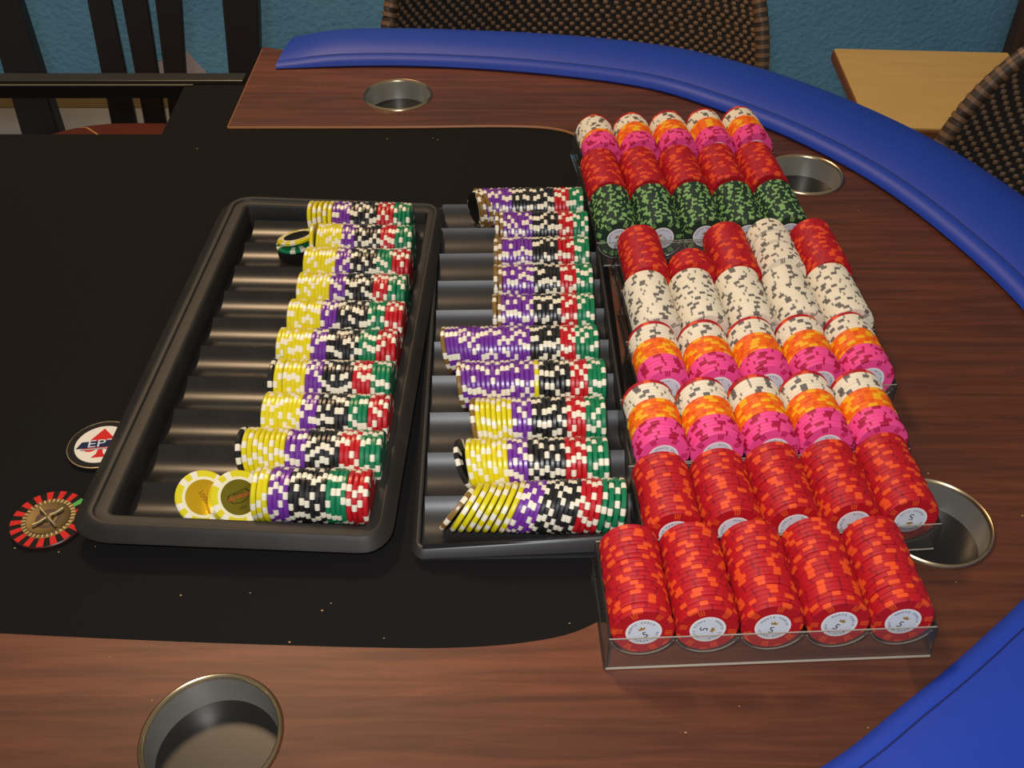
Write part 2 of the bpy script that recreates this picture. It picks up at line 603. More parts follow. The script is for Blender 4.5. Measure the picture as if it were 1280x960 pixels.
# inlay: white rim, pale disc, crown, value, lettering on a ring
inlay_white = mat('inlay_white', lin(236, 236, 232), 0.35)
inlay_pale = mat('inlay_pale', lin(216, 221, 228), 0.35)
ink_dark = mat('ink_dark', lin(52, 50, 56), 0.5)
ink_gold = mat('ink_gold', lin(164, 122, 44), 0.45)
bm = bmesh.new()
lathe_bm(bm, [(0.0112, 0), (0.0112, 0.00012), (0.0100, 0.00012), (0.0100, 0.00006), (0, 0.00006)], 48)
for f in bm.faces:
    f.material_index = 1 if f.calc_center_median().xy.length < 0.0100 else 0
inlay_me = mesh_of(bm, 'inlay', 30)
inlay_me.materials.append(inlay_white)
inlay_me.materials.append(inlay_pale)
bm = bmesh.new()
arc_text_bm(bm, 'MONTE CARLO', 0.0022, 0.0086, 90, 13.5)
arc_text_bm(bm, 'POKER CLUB', 0.0020, 0.0086, 270, 13.0, flip=True)
bmesh.ops.translate(bm, verts=bm.verts, vec=(0, 0, 0.00012))
letter_me = mesh_of(bm, 'lettering')
letter_me.materials.append(ink_dark)
crown_pts = [(-1.7, -1.1), (1.7, -1.1), (2.1, 1.0), (1.0, 0.1), (0, 1.7), (-1.0, 0.1), (-2.1, 1.0)]
crown_me = prism('crown', [[(x * 0.00110, y * 0.00110 + 0.0032) for x, y in crown_pts]], 0.00006, 0.00016)
crown_me.materials.append(ink_gold)
num_me = {}
for val in ('5', '25', '1', '500', '1000'):
    me = text_mesh(val, 0.0074 if len(val) < 3 else 0.004)
    me.transform(Matrix.Translation((0, -0.0030, 0.00012)))
    me.materials.append(ink_dark if val == '5' else ink_gold)
    num_me[val] = me
# three short bars printed on the face between rim and inlay
bm = bmesh.new()
for k in range(6):
    for q in (-1, 0, 1):
        M = Matrix.Rotation(R(k * 60 + 30 + q * 5.5), 4, 'Z')
        add_box(bm, (0.0132, -0.00045, -0.00004), (0.0180, 0.00045, 0.00005), M)
bars_me = mesh_of(bm, 'face_bars')


def orient(n, up, spin=0.0):
    n = Vector(n).normalized()
    up = Vector(up)
    y = (up - n * up.dot(n)).normalized()
    x = y.cross(n)
    M = Matrix((x, y, n)).transposed().to_4x4()
    return M @ Matrix.Rotation(spin, 4, 'Z')


def place(name, me, M, loc):
    o = bpy.data.objects.new(name, me)
    COL.objects.link(o)
    o.matrix_world = Matrix.Translation(loc) @ M
    return o


bars_by_col = {}


def add_inlay(chip, colour, T=CLAY_T):
    i = obj('inlay', inlay_me, None, chip, (0, 0, T / 2))
    obj('numeral', num_me[CL[colour][4]], None, i)
    obj('crown', crown_me, None, i)
    obj('lettering', letter_me, None, i)
    if colour not in bars_by_col:
        me = bars_me.copy()
        me.materials.append(clay_me[colour].materials[1])
        bars_by_col[colour] = me
    obj('face_bars', bars_by_col[colour], None, chip, (0, 0, T / 2))


# ------------------------------------------------------------------ clear racks
RP, CZ = 0.0404, 0.0285      # column pitch, height of a chip's centre
RW = 5 * RP + 0.001
WT = 0.0012


def rack_meshes(RL, flare):
    rk = {}
    # end wall: plate leaning out towards its foot
    bm = bmesh.new()
    vs_ = add_box(bm, (-RW / 2, 0, 0.0), (RW / 2, WT, 0.0265), bevel=0.0004)
    for v in bm.verts:
        v.co.y -= flare * (1 - v.co.z / 0.0265)
    rk['end_wall'] = mesh_of(bm, 'end_wall')
    # half-pipe trough under one column (thin shell)
    bm = bmesh.new()
    ang = [R(a) for a in range(200, 341, 10)]
    ri, ro = CHIP_R + 0.0004, CHIP_R + 0.0014
    ra = [[bm.verts.new((r * math.cos(a), y, CZ + r * math.sin(a))) for a in ang] for r in (ri, ro) for y in (0, RL - 2 * WT)]
    A0, A1, B0, B1 = ra
    for k in range(len(ang) - 1):
        bm.faces.new((A0[k], A0[k + 1], A1[k + 1], A1[k]))
        bm.faces.new((B0[k], B1[k], B1[k + 1], B0[k + 1]))
        bm.faces.new((A0[k], B0[k], B0[k + 1], A0[k + 1]))
        bm.faces.new((A1[k], A1[k + 1], B1[k + 1], B1[k]))
    bmesh.ops.recalc_face_normals(bm, faces=bm.faces)
    rk['trough'] = mesh_of(bm, 'trough', 40)
    # pale cut rim of the trough where it meets the front wall
    bm = bmesh.new()
    tube(bm, [((ri + 0.0004) * math.cos(a), 0.0004, CZ + (ri + 0.0004) * math.sin(a)) for a in ang], 0.00045, 5)
    rk['trough_rim'] = mesh_of(bm, 'trough_rim', 40)
    # side wall with a flared foot
    bm = bmesh.new()
    pts = [(0, 0.0265), (0.0004, 0.006), (0.0022, 0.0), (0.0038, 0.0), (0.0020, 0.007), (0.0016, 0.0265)]
    e0 = [bm.verts.new((x, -flare * (1 - z / 0.0265), z)) for x, z in pts]
    e1 = [bm.verts.new((x, RL + flare * (1 - z / 0.0265), z)) for x, z in pts]
    for k in range(len(pts)):
        j = (k + 1) % len(pts)
        bm.faces.new((e0[k], e0[j], e1[j], e1[k]))
    bm.faces.new(e0)
    bm.faces.new(e1[::-1])
    bmesh.ops.recalc_face_normals(bm, faces=bm.faces)
    rk['side_wall'] = mesh_of(bm, 'side_wall')
    bm = bmesh.new()
    tube(bm, [(-RW / 2 - 0.001, 0.0004 - flare, 0.0008), (RW / 2 + 0.001, 0.0004 - flare, 0.0008)], 0.0008, 6)
    rk['base_lip'] = mesh_of(bm, 'base_lip', 40)
    bm = bmesh.new()
    tube(bm, [(-RW / 2, 0.0008, 0.0263), (RW / 2, 0.0008, 0.0263)], 0.00045, 6)
    rk['top_edge'] = mesh_of(bm, 'top_edge', 40)
    for k, me in rk.items():
        me.materials.append(acr_edge if k in ('base_lip', 'top_edge', 'trough_rim') else acr)
    return rk


RACK_KINDS = {}


def build_rack(c, ang_deg, label, RL, flare):
    """c: point of the table at the middle of the rack."""
    rk = RACK_KINDS.setdefault((RL, flare), None) or rack_meshes(RL, flare)
    RACK_KINDS[(RL, flare)] = rk
    r = empty('chip_rack', (c[0], c[1], 0.0002), R(ang_deg))
    tag(r, label, 'chip rack', 'clear chip racks in a line')
    h = RL / 2
    obj('end_wall', rk['end_wall'], None, r, (0, -h, 0))
    obj('end_wall', rk['end_wall'], None, r, (0, h, 0), (0, 0, math.pi))
    for k in range(5):
        obj('trough_rim', rk['trough_rim'], None, obj('trough', rk['trough'], None, r, ((k - 2) * RP, -h + WT, 0)))
    obj('side_wall', rk['side_wall'], None, r, (RW / 2 - 0.0012, -h, 0))
    obj('side_wall', rk['side_wall'], None, r, (-RW / 2 + 0.0012, h, 0), (0, 0, math.pi))
    obj('base_lip', rk['base_lip'], None, r, (0, -h, 0))
    obj('top_edge', rk['top_edge'], None, r, (0, -h, 0))
    obj('top_edge', rk['top_edge'], None, r, (0, h - WT, 0))
    return r


# measured middle of each rack; rotation
RACKS = [  # number from the camera, x, y, angle, phrase, label
    (1, 0.1590, 0.4045, 2.6, 'nearest clear rack', 'nearest clear plastic chip rack, full of red chips, on the wood'),
    (2, 0.1875, 0.4807, 4.2, 'second-nearest clear rack', 'second-nearest clear chip rack, full of red chips, overlapping the cup holder'),
    (3, 0.1870, 0.5518, 4.5, 'third-nearest clear rack', 'third-nearest clear chip rack holding white, orange and pink chips'),
    (4, 0.1975, 0.6228, 4.5, 'fourth-nearest clear rack', 'fourth-nearest clear chip rack holding white, orange and pink chips'),
    (5, 0.1990, 0.6930, 4.0, 'middle clear rack', 'middle clear chip rack, filled with white chips only'),
    (6, 0.1990, 0.7648, 3.5, 'rack with a short column', 'clear chip rack with one short red column and one white column'),
    (7, 0.1780, 0.8358, 3.5, 'green-filled clear rack', 'clear chip rack filled with dark green chips'),
    (8, 0.1730, 0.9105, 5.0, 'second-farthest clear rack', 'second-farthest clear chip rack, full of red chips, behind the green ones'),
    (9, 0.1720, 0.9885, 7.0, 'farthest clear rack', 'farthest clear chip rack, with white, orange, pink chips, before the rail'),
]
spins = {1: [25, -100, -10, -30, -25], 2: [60, -60, 95, 130, 180], 7: [40, 35, 10, 20, 0]}
stuff_red = []
count_red = 0
for num, bx_, by_, ang, phrase, rlabel in RACKS:
    th = R(ang)
    ex, ey = Vector((math.cos(th), math.sin(th), 0)), Vector((-math.sin(th), math.cos(th), 0))
    cen = Vector((bx_, by_, 0))
    RL, flare = (0.0780, 0.0035) if num == 1 else (0.0700, 0.0)
    build_rack(cen, ang, rlabel, RL, flare)
    front = cen - ey * (RL / 2 - WT - 0.0004)
    for col in range(5):
        base = front + ex * ((col - 2) * RP)
        # list of (colour, distance of the chip's centre from the front, lean in degrees)
        chips = []
        if num in (3, 4, 9):
            lean = 7.5 + random.uniform(-1, 1)
            order = ['pink'] * 6 + ['orange'] * 6 + ['white'] * 5 + ['red']
            if num == 9 and col == 0:
                order = ['pink'] * 7 + ['orange'] * 2 + ['white'] * 8 + ['red']
            st = CLAY_T / math.cos(R(lean)) * 1.035
            off = CHIP_R * math.sin(R(lean)) + CLAY_T / 2
            for k, c in enumerate(order):
                chips.append((c, off + k * st, lean))
        elif num == 6 and col == 1:
            for k in range(6):
                chips.append(('red', 0.0050 + k * 0.0035, 7))
        elif num == 6 and col == 3:
            d = 0.0050
            for g, cnt in enumerate((7, 4, 5)):
                d += 0.0 if g == 0 else 0.0046
                for k in range(cnt):
                    chips.append(('white', d, 14))
                    d += 0.00345
        else:
            c = {1: 'red', 2: 'red', 5: 'white', 6: 'red', 7: 'green', 8: 'red'}[num]
            cnt, lean0, st = 20, 0.5, 0.00335
            if num == 1:
                lean0, st = 5.0, 0.00345
            if num == 2:
                cnt, lean0, st = (17, 17, 18, 18, 19)[col], 5.0, 0.00338
            for k in range(cnt):
                chips.append((c, CHIP_R * math.sin(R(lean0)) + CLAY_T / 2 + 0.0003 + k * st, lean0 + random.uniform(-0.5, 0.5)))
        for k, (c, d, lean) in enumerate(chips):
            nrm = -ey * math.cos(R(lean)) + Vector((0, 0, math.sin(R(lean))))
            p = base + ey * d + ex * random.uniform(-0.0006, 0.0006)
            p.z = CZ + 0.0004 + random.uniform(-0.0003, 0.0004)
            endchip = (k == 0) or (num == 6 and col == 3 and k in (7, 11))
            spin = random.uniform(0, 2 * math.pi)
            if k == 0 and num in spins:
                spin = R(spins[num][col])
            M = orient(nrm, (0, 0, 1), spin)
            if num == 8:
                stuff_red.append((Matrix.Translation(p) @ M, k == 0))
                continue
            o = place(c + '_poker_chip', clay_me[c], M, p)
            tag(o, '%s chip, %s from the front, %s column from the left, %s' % (c, ORD[k + 1], ORD[col + 1], phrase), 'poker chip', '%s chips in the %s' % (c, phrase))
            if endchip:
                add_inlay(o, c)
# the red chips of the far rack, past the limit of single ones, as one object
bm = bmesh.new()
for M, end in stuff_red:
    n0 = len(bm.verts)
    bm.from_mesh(clay_me['red'])
    bm.verts.ensure_lookup_table()
    for v in bm.verts[n0:]:
        v.co = M @ v.co
me = bpy.data.meshes.new('red_poker_chips')
bm.to_mesh(me)
bm.free()
me.set_sharp_from_angle(angle=R(20))
for m in clay_me['red'].materials:
    me.materials.append(m)
sr = obj('red_poker_chips', me)
tag(sr, 'red chips packed into the second-farthest clear rack', 'poker chips', None, 'stuff')
for M, end in stuff_red:
    if end:
        i = bpy.data.objects.new('inlay', inlay_me)
        COL.objects.link(i)
        i.parent = sr
        i.matrix_local = M @ Matrix.Translation((0, 0, CLAY_T / 2))

# ------------------------------------------------------------------ dice-edge chips of the two trays
TR_T = 0.0036
block = rep(4, [(0, 15, 1), (30, 15, 1)])
gloss = dict(rough=0.30, spec=0.5)
TC = {'yellow': lin(224, 208, 26), 'purple': lin(112, 48, 150), 'black': lin(34, 33, 34), 'red': lin(190, 26, 34), 'green': lin(18, 122, 78), 'bronze': lin(134, 100, 46)}
tw = mat('chip_block_cream', lin(240, 232, 208), 0.32)
tray_me = {}
for nm, c in TC.items():
    me = chip_mesh(nm + '_tray_chip', TR_T, block)
    me.materials.append(mat(nm + '_chip_plastic', c, **gloss))
    me.materials.append(tw)
    tray_me[nm] = me
foil_gold = mat('gold_foil', lin(226, 178, 34), 0.33, metal=0.9)
foil_dark = mat('dark_foil', lin(30, 27, 22), 0.22, spec=0.6)
foil_olive = mat('olive_foil', lin(132, 118, 26), 0.3, metal=0.6)
bm = bmesh.new()
lathe_bm(bm, [(0.0128, 0), (0.0128, 0.0001), (0, 0.0001)], 40)
foil_me = mesh_of(bm, 'foil', 30)
bm = bmesh.new()
lathe_bm(bm, [(0.0148, -0.0001), (0.0148, 0.00008), (0.0126, 0.00008), (0.0126, -0.0001)], 40)
ring_me = mesh_of(bm, 'face_ring', 30)
ring_me.materials.append(mat('ring_cream', lin(238, 230, 190), 0.35))


def add_foil(chip, m, ring=True):
    me = foil_me.copy()
    me.materials.append(m)
    f = obj('foil_inlay', me, None, chip, (0, 0, TR_T / 2))
    if ring:
        obj('face_ring', ring_me, None, chip, (0, 0, TR_T / 2))
    return f


ROW_TRAY = {}


def tray_chip(colour, p, nrm, label, group, up=(0, 0, 1)):
    o = place(colour + '_tray_chip', tray_me[colour], orient(nrm, up, random.uniform(0, 6.28)), p)
    tag(o, label, 'poker chip', group)
    return o


# each row, from its empty end to its right end: pixel limits of the colour runs (measured) and counts
def L1(x): return 80 + x / 2.783
def R1(x): return 520 + x / 4.0
def R2(x): return 500 + x / 3.693


left_rows = [
    [('yellow', 5, 855), ('purple', 5, 940), ('black', 7, 1000), ('red', 4, 1093), ('green', 4, 1150), (None, 0, 1208)],
    [('yellow', 8, 880), ('purple', 4, 970), ('black', 7, 1015), ('red', 4, 1105), ('green', 4, 1155), (None, 0, 1213)],
    [('yellow', 9, 838), ('purple', 4, 950), ('black', 7, 1000), ('green', 4, 1092), ('red', 4, 1145), (None, 0, 1203)],
    [('yellow', 9, 815), ('purple', 4, 930), ('black', 7, 985), ('red', 4, 1080), ('green', 4, 1130), (None, 0, 1191)],
    [('yellow', 9, 783), ('purple', 4, 900), ('black', 8, 955), ('green', 4, 1060), ('red', 4, 1120), (None, 0, 1181)],
    [('yellow', 9, 745), ('purple', 4, 865), ('black', 8, 920), ('green', 4, 1030), ('red', 4, 1090), (None, 0, 1160)],
    [('black', 1, 712), ('yellow', 7, 735), ('purple', 4, 845), ('black', 7, 905), ('red', 4, 1010), ('green', 4, 1072), (None, 0, 1140)],
    [('yellow', 9, 693), ('purple', 4, 830), ('black', 7, 885), ('green', 4, 995), ('red', 4, 1062), (None, 0, 1133)],
    [('black', 1, 610), ('yellow', 8, 635), ('purple', 4, 778), ('black', 7, 848), ('red', 4, 965), ('green', 4, 1035), (None, 0, 1108)],
    [('yellow', 3, 655), ('purple', 4, 718), ('black', 7, 790), ('green', 4, 918), ('red', 4, 990), (None, 0, 1066)],
]
right_rows = [
    (R1, [('bronze', 2, 302), ('purple', 8, 340), ('black', 12, 480), ('red', 4, 690), ('green', 4, 765), (None, 0, 833)]),
    (R1, [('bronze', 2, 395), ('purple', 8, 437), ('black', 7, 583), ('red', 4, 710), ('green', 4, 783), (None, 0, 860)]),
    (R1, [('bronze', 2, 390), ('purple', 8, 427), ('black', 7, 580), ('red', 4, 708), ('green', 4, 790), (None, 0, 863)]),
    (R1, [('bronze', 2, 388), ('purple', 8, 432), ('black', 7, 590), ('red', 4, 720), ('green', 4, 800), (None, 0, 883)]),
    (R1, [('bronze', 2, 383), ('purple', 8, 427), ('black', 7, 588), ('red', 4, 722), ('green', 4, 805), (None, 0, 888)]),
    (R1, [('bronze', 1, 145), ('purple', 20, 168), ('black', 7, 570), ('red', 4, 720), ('green', 5, 795), (None, 0, 910)]),
    (R2, [('bronze', 1, 275), ('purple', 15, 295), ('yellow', 1, 618), ('black', 6, 640), ('red', 4, 785), ('green', 4, 865), (None, 0, 948)]),
    (R2, [('bronze', 1, 340), ('yellow', 7, 362), ('purple', 4, 522), ('black', 7, 607), ('red', 4, 768), ('green', 4, 855), (None, 0, 948)]),
    (R2, [('yellow', 8, 325), ('purple', 4, 505), ('black', 7, 592), ('red', 4, 762), ('green', 4, 860), (None, 0, 963)]),
    (R2, [('yellow', 7, 285), ('purple', 5, 535), ('black', 8, 640), ('red', 4, 815), ('green', 4, 918), (None, 0, 1035)]),
]
L_P, L_C, L_TH = 0.0393, Vector((-0.182, 0.6625, 0)), R(-2.3)
R_P, R_C, R_TH = 0.0437, Vector((0.006, 0.6665, 0)), R(1.1)
L_CZ, R_CZ = 0.0222, 0.0228


def fill_row(row, runs, fx, P, C, TH, cz, wname, tilts=None, dz=0.0, dy=0.0):
    """Chips stand on edge in the trough; tilt in degrees (+: tops lean to the right)."""
    ly = (4.5 - row) * P + dy
    ey = Vector((-math.sin(TH), math.cos(TH), 0))
    ex = Vector((math.cos(TH), math.sin(TH), 0))
    rc = C + ey * ly
    total = sum(r[1] for r in runs)
    idx = 0
    for (c, nn_, s), nxt in zip(runs, runs[1:]):
        x0 = x_at(fx(s), rc.y - 0.008, 0.032)
        x1 = x_at(fx(nxt[2]), rc.y - 0.008, 0.032)
        for k in range(nn_):
            idx += 1
            xx = x0 + (x1 - x0) * (k + 0.5) / nn_
            a = tilts(idx, total) if tilts else random.uniform(-1.2, 1.2)
            yaw = 0.0
            if isinstance(a, tuple):
                a, yaw = a
            lx = (xx - rc.x) / math.cos(TH)
            p = rc + ex * lx + ey * random.uniform(-0.0002, 0.0002)
            p.z = cz + dz
            nrm = (-ex * math.cos(R(a)) * math.cos(R(yaw)) - ey * math.sin(R(yaw)) + Vector((0, 0, math.sin(R(a))))).normalized()
            o = tray_chip(c, p, nrm, '%s chip, %s from the empty end, %s row from the back, %s' % (c, ORD[idx], ORD[row + 1], wname), '%s chips in the %s' % (c, wname))
            if idx == 1:
                add_foil(o, foil_dark)


LN, RN = 'wide-rimmed left tray', 'tray beside the racks'
ltilt = {0: lambda i, t: -9 + 9 * min(1, i / 8), 1: lambda i, t: 4 * max(0, 1 - i / 9), 8: lambda i, t: -10 * max(0, 1 - i / 12)}
rtilt = {
    0: lambda i, t: (-4 * max(0, 1 - i / 8), 14 * max(0, 1 - i / 9)),
    5: lambda i, t: -13 * max(0, 1 - i / 16), 6: lambda i, t: -9 * max(0, 1 - i / 16), 7: lambda i, t: -11 * max(0, 1 - i / 12), 8: lambda i, t: -13 * max(0, 1 - i / 14),
    9: lambda i, t: (lambda a: (a, -math.degrees(math.asin((0.75 * math.sin(R(a)) - 0.06) / 0.66))))(25 - 0.8 * i if i < 8 else 18.5 - 0.6 * (i - 8)),
}
for r_ in range(10):
    fx = L1
    fill_row(r_, left_rows[r_], fx, L_P, L_C, L_TH, L_CZ, LN, ltilt.get(r_))
for r_ in range(10):
    fx, runs = right_rows[r_]
    fill_row(r_, runs, fx, R_P, R_C, R_TH, R_CZ, RN, rtilt.get(r_), dy=0.0028 if r_ == 9 else 0.0)


def loose(colour, p, nrm, label, group='loose chips in the trays', foil=None, up=(0, 0, 1)):
    o = tray_chip(colour, Vector(p), nrm, label, group, up)
    if foil:
        add_foil(o, foil)
    return o


# slumped chips in the front row of the left tray: foil faces turned up
y10 = (L_C + Vector((0, -4.5 * L_P, 0))).y
nsl = Vector((0.46, -0.46, 0.76)).normalized()
p_gold, p_sign = bp(254, 622, 0.0175), bp(298, 622, 0.0195)
for k, ps in enumerate((p_gold, p_sign - nsl * 0.0074, p_sign - nsl * 0.0037, p_sign)):
    lab = ['yellow chip with a shiny gold foil face, slumped in the left tray', 'lowest of the three slumped yellow chips between gold face and sign face', 'middle one of the three slumped yellow chips, wide-rimmed left tray', 'slumped yellow chip whose olive face shows a red sign, left tray'][k]
    o = tray_chip('yellow', ps, nsl, lab, 'slumped yellow chips')
    o.matrix_world = Matrix.Translation(ps) @ orient(nsl, (0.1, 0.2, 1), R(4) if k else 0)
    if k in (0, 3):
        f = add_foil(o, foil_gold if k == 0 else foil_olive)
        if k == 3:
            sg = [(-8.4, 0.6), (-6.2, 3.4), (6.2, 4.4), (8.6, 1.4), (5.6, -2.6), (0.4, -4.2), (-5.2, -3.0)]
            ob = obj('sign_outline', prism('sign_outline', [[(x * 0.00105, y * 0.00105) for x, y in sg], [(x * 0.00096, y * 0.00094) for x, y in sg]], 0.0001, 0.00018), mat('ink_black', lin(24, 21, 16), 0.75, spec=0.2), f)
            ta = text_mesh('LAS VEGAS', 0.0034)
            ta.transform(Matrix.Translation((0, 0.0002, 0.00015)))
            obj('lettering', ta, mat('ink_red', lin(206, 44, 30), 0.5), f)
            tb = text_mesh('fabulous', 0.0022)
            tb.transform(Matrix.Translation((0, 0.0026, 0.00015)))
            obj('script', tb, MATS['ink_black'], f)
            tcn = text_mesh('1000', 0.0026)
            tcn.transform(Matrix.Translation((0, -0.0080, 0.00015)))
            obj('numeral', tcn, MATS['ink_black'], f)
        else:
            tcn = text_mesh('1000', 0.0052)
            tcn.transform(Matrix.Rotation(R(-70), 4, 'Z') @ Matrix.Translation((0, 0, 0.00015)))
            obj('numeral', tcn, mat('ink_brown', lin(120, 78, 14), 0.4, metal=0.5), f)
# two chips lying in the second row of the left tray, and two standing apart
p = bp(370, 301, 0.014)
loose('green', (p.x, p.y, 0.0112), (-0.10, 0.10, 1), 'dark green chip lying flat under a yellow one, left tray')
loose('yellow', (p.x + 0.001, p.y + 0.003, 0.0158), (-0.20, 0.26, 1), 'yellow chip lying flat in the second row of the left tray', foil=foil_dark)
y2 = (L_C + Vector((0, 3.5 * L_P, 0))).y
loose('yellow', (x_at(389.5, y2 - 0.008, 0.03), y2, L_CZ), (-1, -0.05, 0.02), 'yellow chip standing apart beside the two lying chips, left tray', foil=foil_dark)
# end chips fallen open in the tray beside the racks
ey1 = Vector((-math.sin(R_TH), math.cos(R_TH), 0))
y1r = (R_C + ey1 * 4.5 * R_P).y
for k, u in enumerate((600.5, 603)):
    xx = x_at(u, y1r - 0.018, 0.024)
    o = tray_chip('black' if k == 0 else 'bronze', Vector((xx, y1r - 0.004 - 0.001 * k, 0.0232)), Vector((-1, -0.85 + 0.25 * k, 0.02)), ['black-faced chip with cream rim turned open at the far end, tray beside the racks', 'bronze chip just behind the open black-faced one, tray beside the racks'][k], 'end chips of the tray rows')
    if k == 0:
        add_foil(o, foil_dark, False).scale = (1.42, 1.42, 1)
y9r = (R_C - ey1 * 3.5 * R_P).y
o = loose('black', (x_at(R2(305), y9r - 0.008, 0.03), y9r, 0.0222), Vector((-math.cos(R(24)), -0.03, -math.sin(R(24)))), 'black and cream chip leaning away at the end of the ninth row', 'end chips of the tray rows', foil_dark)
y10r = (R_C - ey1 * 4.5 * R_P).y
o = loose('bronze', (x_at(R2(262), y10r - 0.006, 0.026), y10r + 0.0028, 0.0215), Vector((-0.78, 0.42, 0.45)), 'bronze and cream chip slumped lowest at the end of the front row', 'end chips of the tray rows', foil_dark)

# ------------------------------------------------------------------ trays


def trough_mesh(name, P, xa, xb, zb, zr, Rr):
    """Moulded channel: circular bottom blending into low ridges, with thickness."""
    bm = bmesh.new()
    N = 20
    sec = []
    for k in range(N + 1):
        y = -P / 2 + P * k / N
        yy = abs(y)
        zc = zb + Rr - math.sqrt(max(1e-9, Rr * Rr - min(yy, Rr * 0.98) ** 2))
        sec.append((y, min(zc, zr - 0.0012 * max(0, 1 - (P / 2 - yy) / 0.004) * 0 - (0.0007 if zc > zr and yy < P / 2 - 0.0025 else 0))))
    for x in (xa, xb):
        pass
    top = [[bm.verts.new((x, y, z)) for y, z in sec] for x in (xa, xb)]
    bot = [[bm.verts.new((x, y, -0.0025)) for y, z in sec] for x in (xa, xb)]
    for k in range(N):
        bm.faces.new((top[0][k], top[1][k], top[1][k + 1], top[0][k + 1]))
        bm.faces.new((bot[0][k], bot[0][k + 1], bot[1][k + 1], bot[1][k]))
        bm.faces.new((top[0][k], top[0][k + 1], bot[0][k + 1], bot[0][k]))
        bm.faces.new((top[1][k], bot[1][k], bot[1][k + 1], top[1][k + 1]))
    for e in (0, N):
        bm.faces.new((top[0][e], top[1][e], bot[1][e], bot[0][e]))
    bmesh.ops.recalc_face_normals(bm, faces=bm.faces)
    return mesh_of(bm, name, 35)


def rim_mesh(name, x0, x1, y0, y1, prof, rad, ztop, wide=1.0):
    """prof: (d outward, fraction or absolute z flagged); ztop(x) gives the rim height."""
    bm = bmesh.new()
    rings = []
    for d, zf, zo in prof:
        ring = []
        rr = rad + d
        for cx, cy, a0 in ((x1 - rad, y1 - rad, 0), (x0 + rad, y1 - rad, 90), (x0 + rad, y0 + rad, 180), (x1 - rad, y0 + rad, 270)):
            for k in range(7):
                a = R(a0 + 15 * k)
                x, y = cx + rr * math.cos(a), cy + rr * math.sin(a)
                if x < x0:
                    x = x0 - (x0 - x) * wide
                if x > x1 and wide > 1:
                    x = x1 + (x - x1) * 0.75
                if y < y0:
                    y = y0 - (y0 - y) * (0.85 if wide > 1 else 1.5)
                ring.append(bm.verts.new((x, y, FELT_Z + 0.0004 + zf * (ztop(x, y) - FELT_Z) + zo)))
        rings.append(ring)
    n_ = len(rings[0])
    for a, b_ in zip(rings, rings[1:] + rings[:1]):
        for k in range(n_):
            bm.faces.new((a[k], a[(k + 1) % n_], b_[(k + 1) % n_], b_[k]))
    bmesh.ops.recalc_face_normals(bm, faces=bm.faces)
    return mesh_of(bm, name, 40)


# left tray
lt = empty('chip_tray', (L_C.x, L_C.y, 0), L_TH)
tag(lt, 'black plastic chip tray with a wide rim, lying on the felt', 'chip tray', 'black chip trays on the felt')
half = 5 * L_P
rim_prof = [(0.0, 0, 0), (0.0, 0.9, 0), (0.0012, 1.0, -0.0006), (0.003, 1.0, 0), (0.0095, 1.0, -0.0008), (0.0105, 1.0, 0.0010), (0.0125, 1.0, 0.0014), (0.0145, 1.0, 0.0006), (0.0165, 0.93, 0), (0.0222, 0.72, 0), (0.0232, 0.66, 0), (0.0222, 0.64, 0), (0.016, 0.82, 0), (0.0022, 0.86, 0), (0.0015, 0, 0)]
obj('rim', rim_mesh('rim', -0.0880, 0.0905, -half - 0.0022, half + 0.008, rim_prof, 0.004, lambda x, y: 0.0200 - 0.02 * x, 1.2), rim_m, lt)
tm = trough_mesh('trough', L_P, -0.081, 0.0895, 0.0020, 0.0092, 0.0300)
for k in range(10):
    obj('trough', tm, tray_m, lt, (0, (4.5 - k) * L_P, 0))
bm = bmesh.new()
add_box(bm, (-0.0878, -half - 0.002, FELT_Z + 0.0003), (0.0902, half + 0.0078, -0.0018))
obj('tray_floor', mesh_of(bm, 'tray_floor'), tray_m, lt)

# right tray
rt = empty('chip_tray', (R_C.x, R_C.y, 0), R_TH)
tag(rt, 'charcoal plastic chip tray between the wide-rimmed tray and the racks', 'chip tray', 'black chip trays on the felt')
half = 5 * R_P
rim_prof2 = [(0.0, 0, 0), (0.0, 0.95, 0), (0.0008, 1.0, 0), (0.0024, 1.0, 0), (0.0034, 0.92, 0), (0.0056, 0.62, 0), (0.0060, 0.55, 0), (0.0050, 0.53, 0), (0.0028, 0.85, 0), (0.0014, 0.80, 0), (0.0010, 0, 0)]
obj('rim', rim_mesh('rim', -0.0735, 0.0760, -half + 0.0042, half + 0.001, rim_prof2, 0.003, lambda x, y: 0.0085 if x < -0.07 else (0.0195 if y < -0.2 else 0.0155)), tray2_m, rt)
tm = trough_mesh('trough', R_P, -0.0715, 0.0755, 0.0026, 0.0140, 0.0265)
for k in range(10):
    obj('trough', tm, tray2_m, rt, (0, (4.5 - k) * R_P, 0))
bm = bmesh.new()
add_box(bm, (-0.0733, -half - 0.0008, FELT_Z + 0.0003), (0.0758, half + 0.0008, -0.0018))
obj('tray_floor', mesh_of(bm, 'tray_floor'), tray2_m, rt)

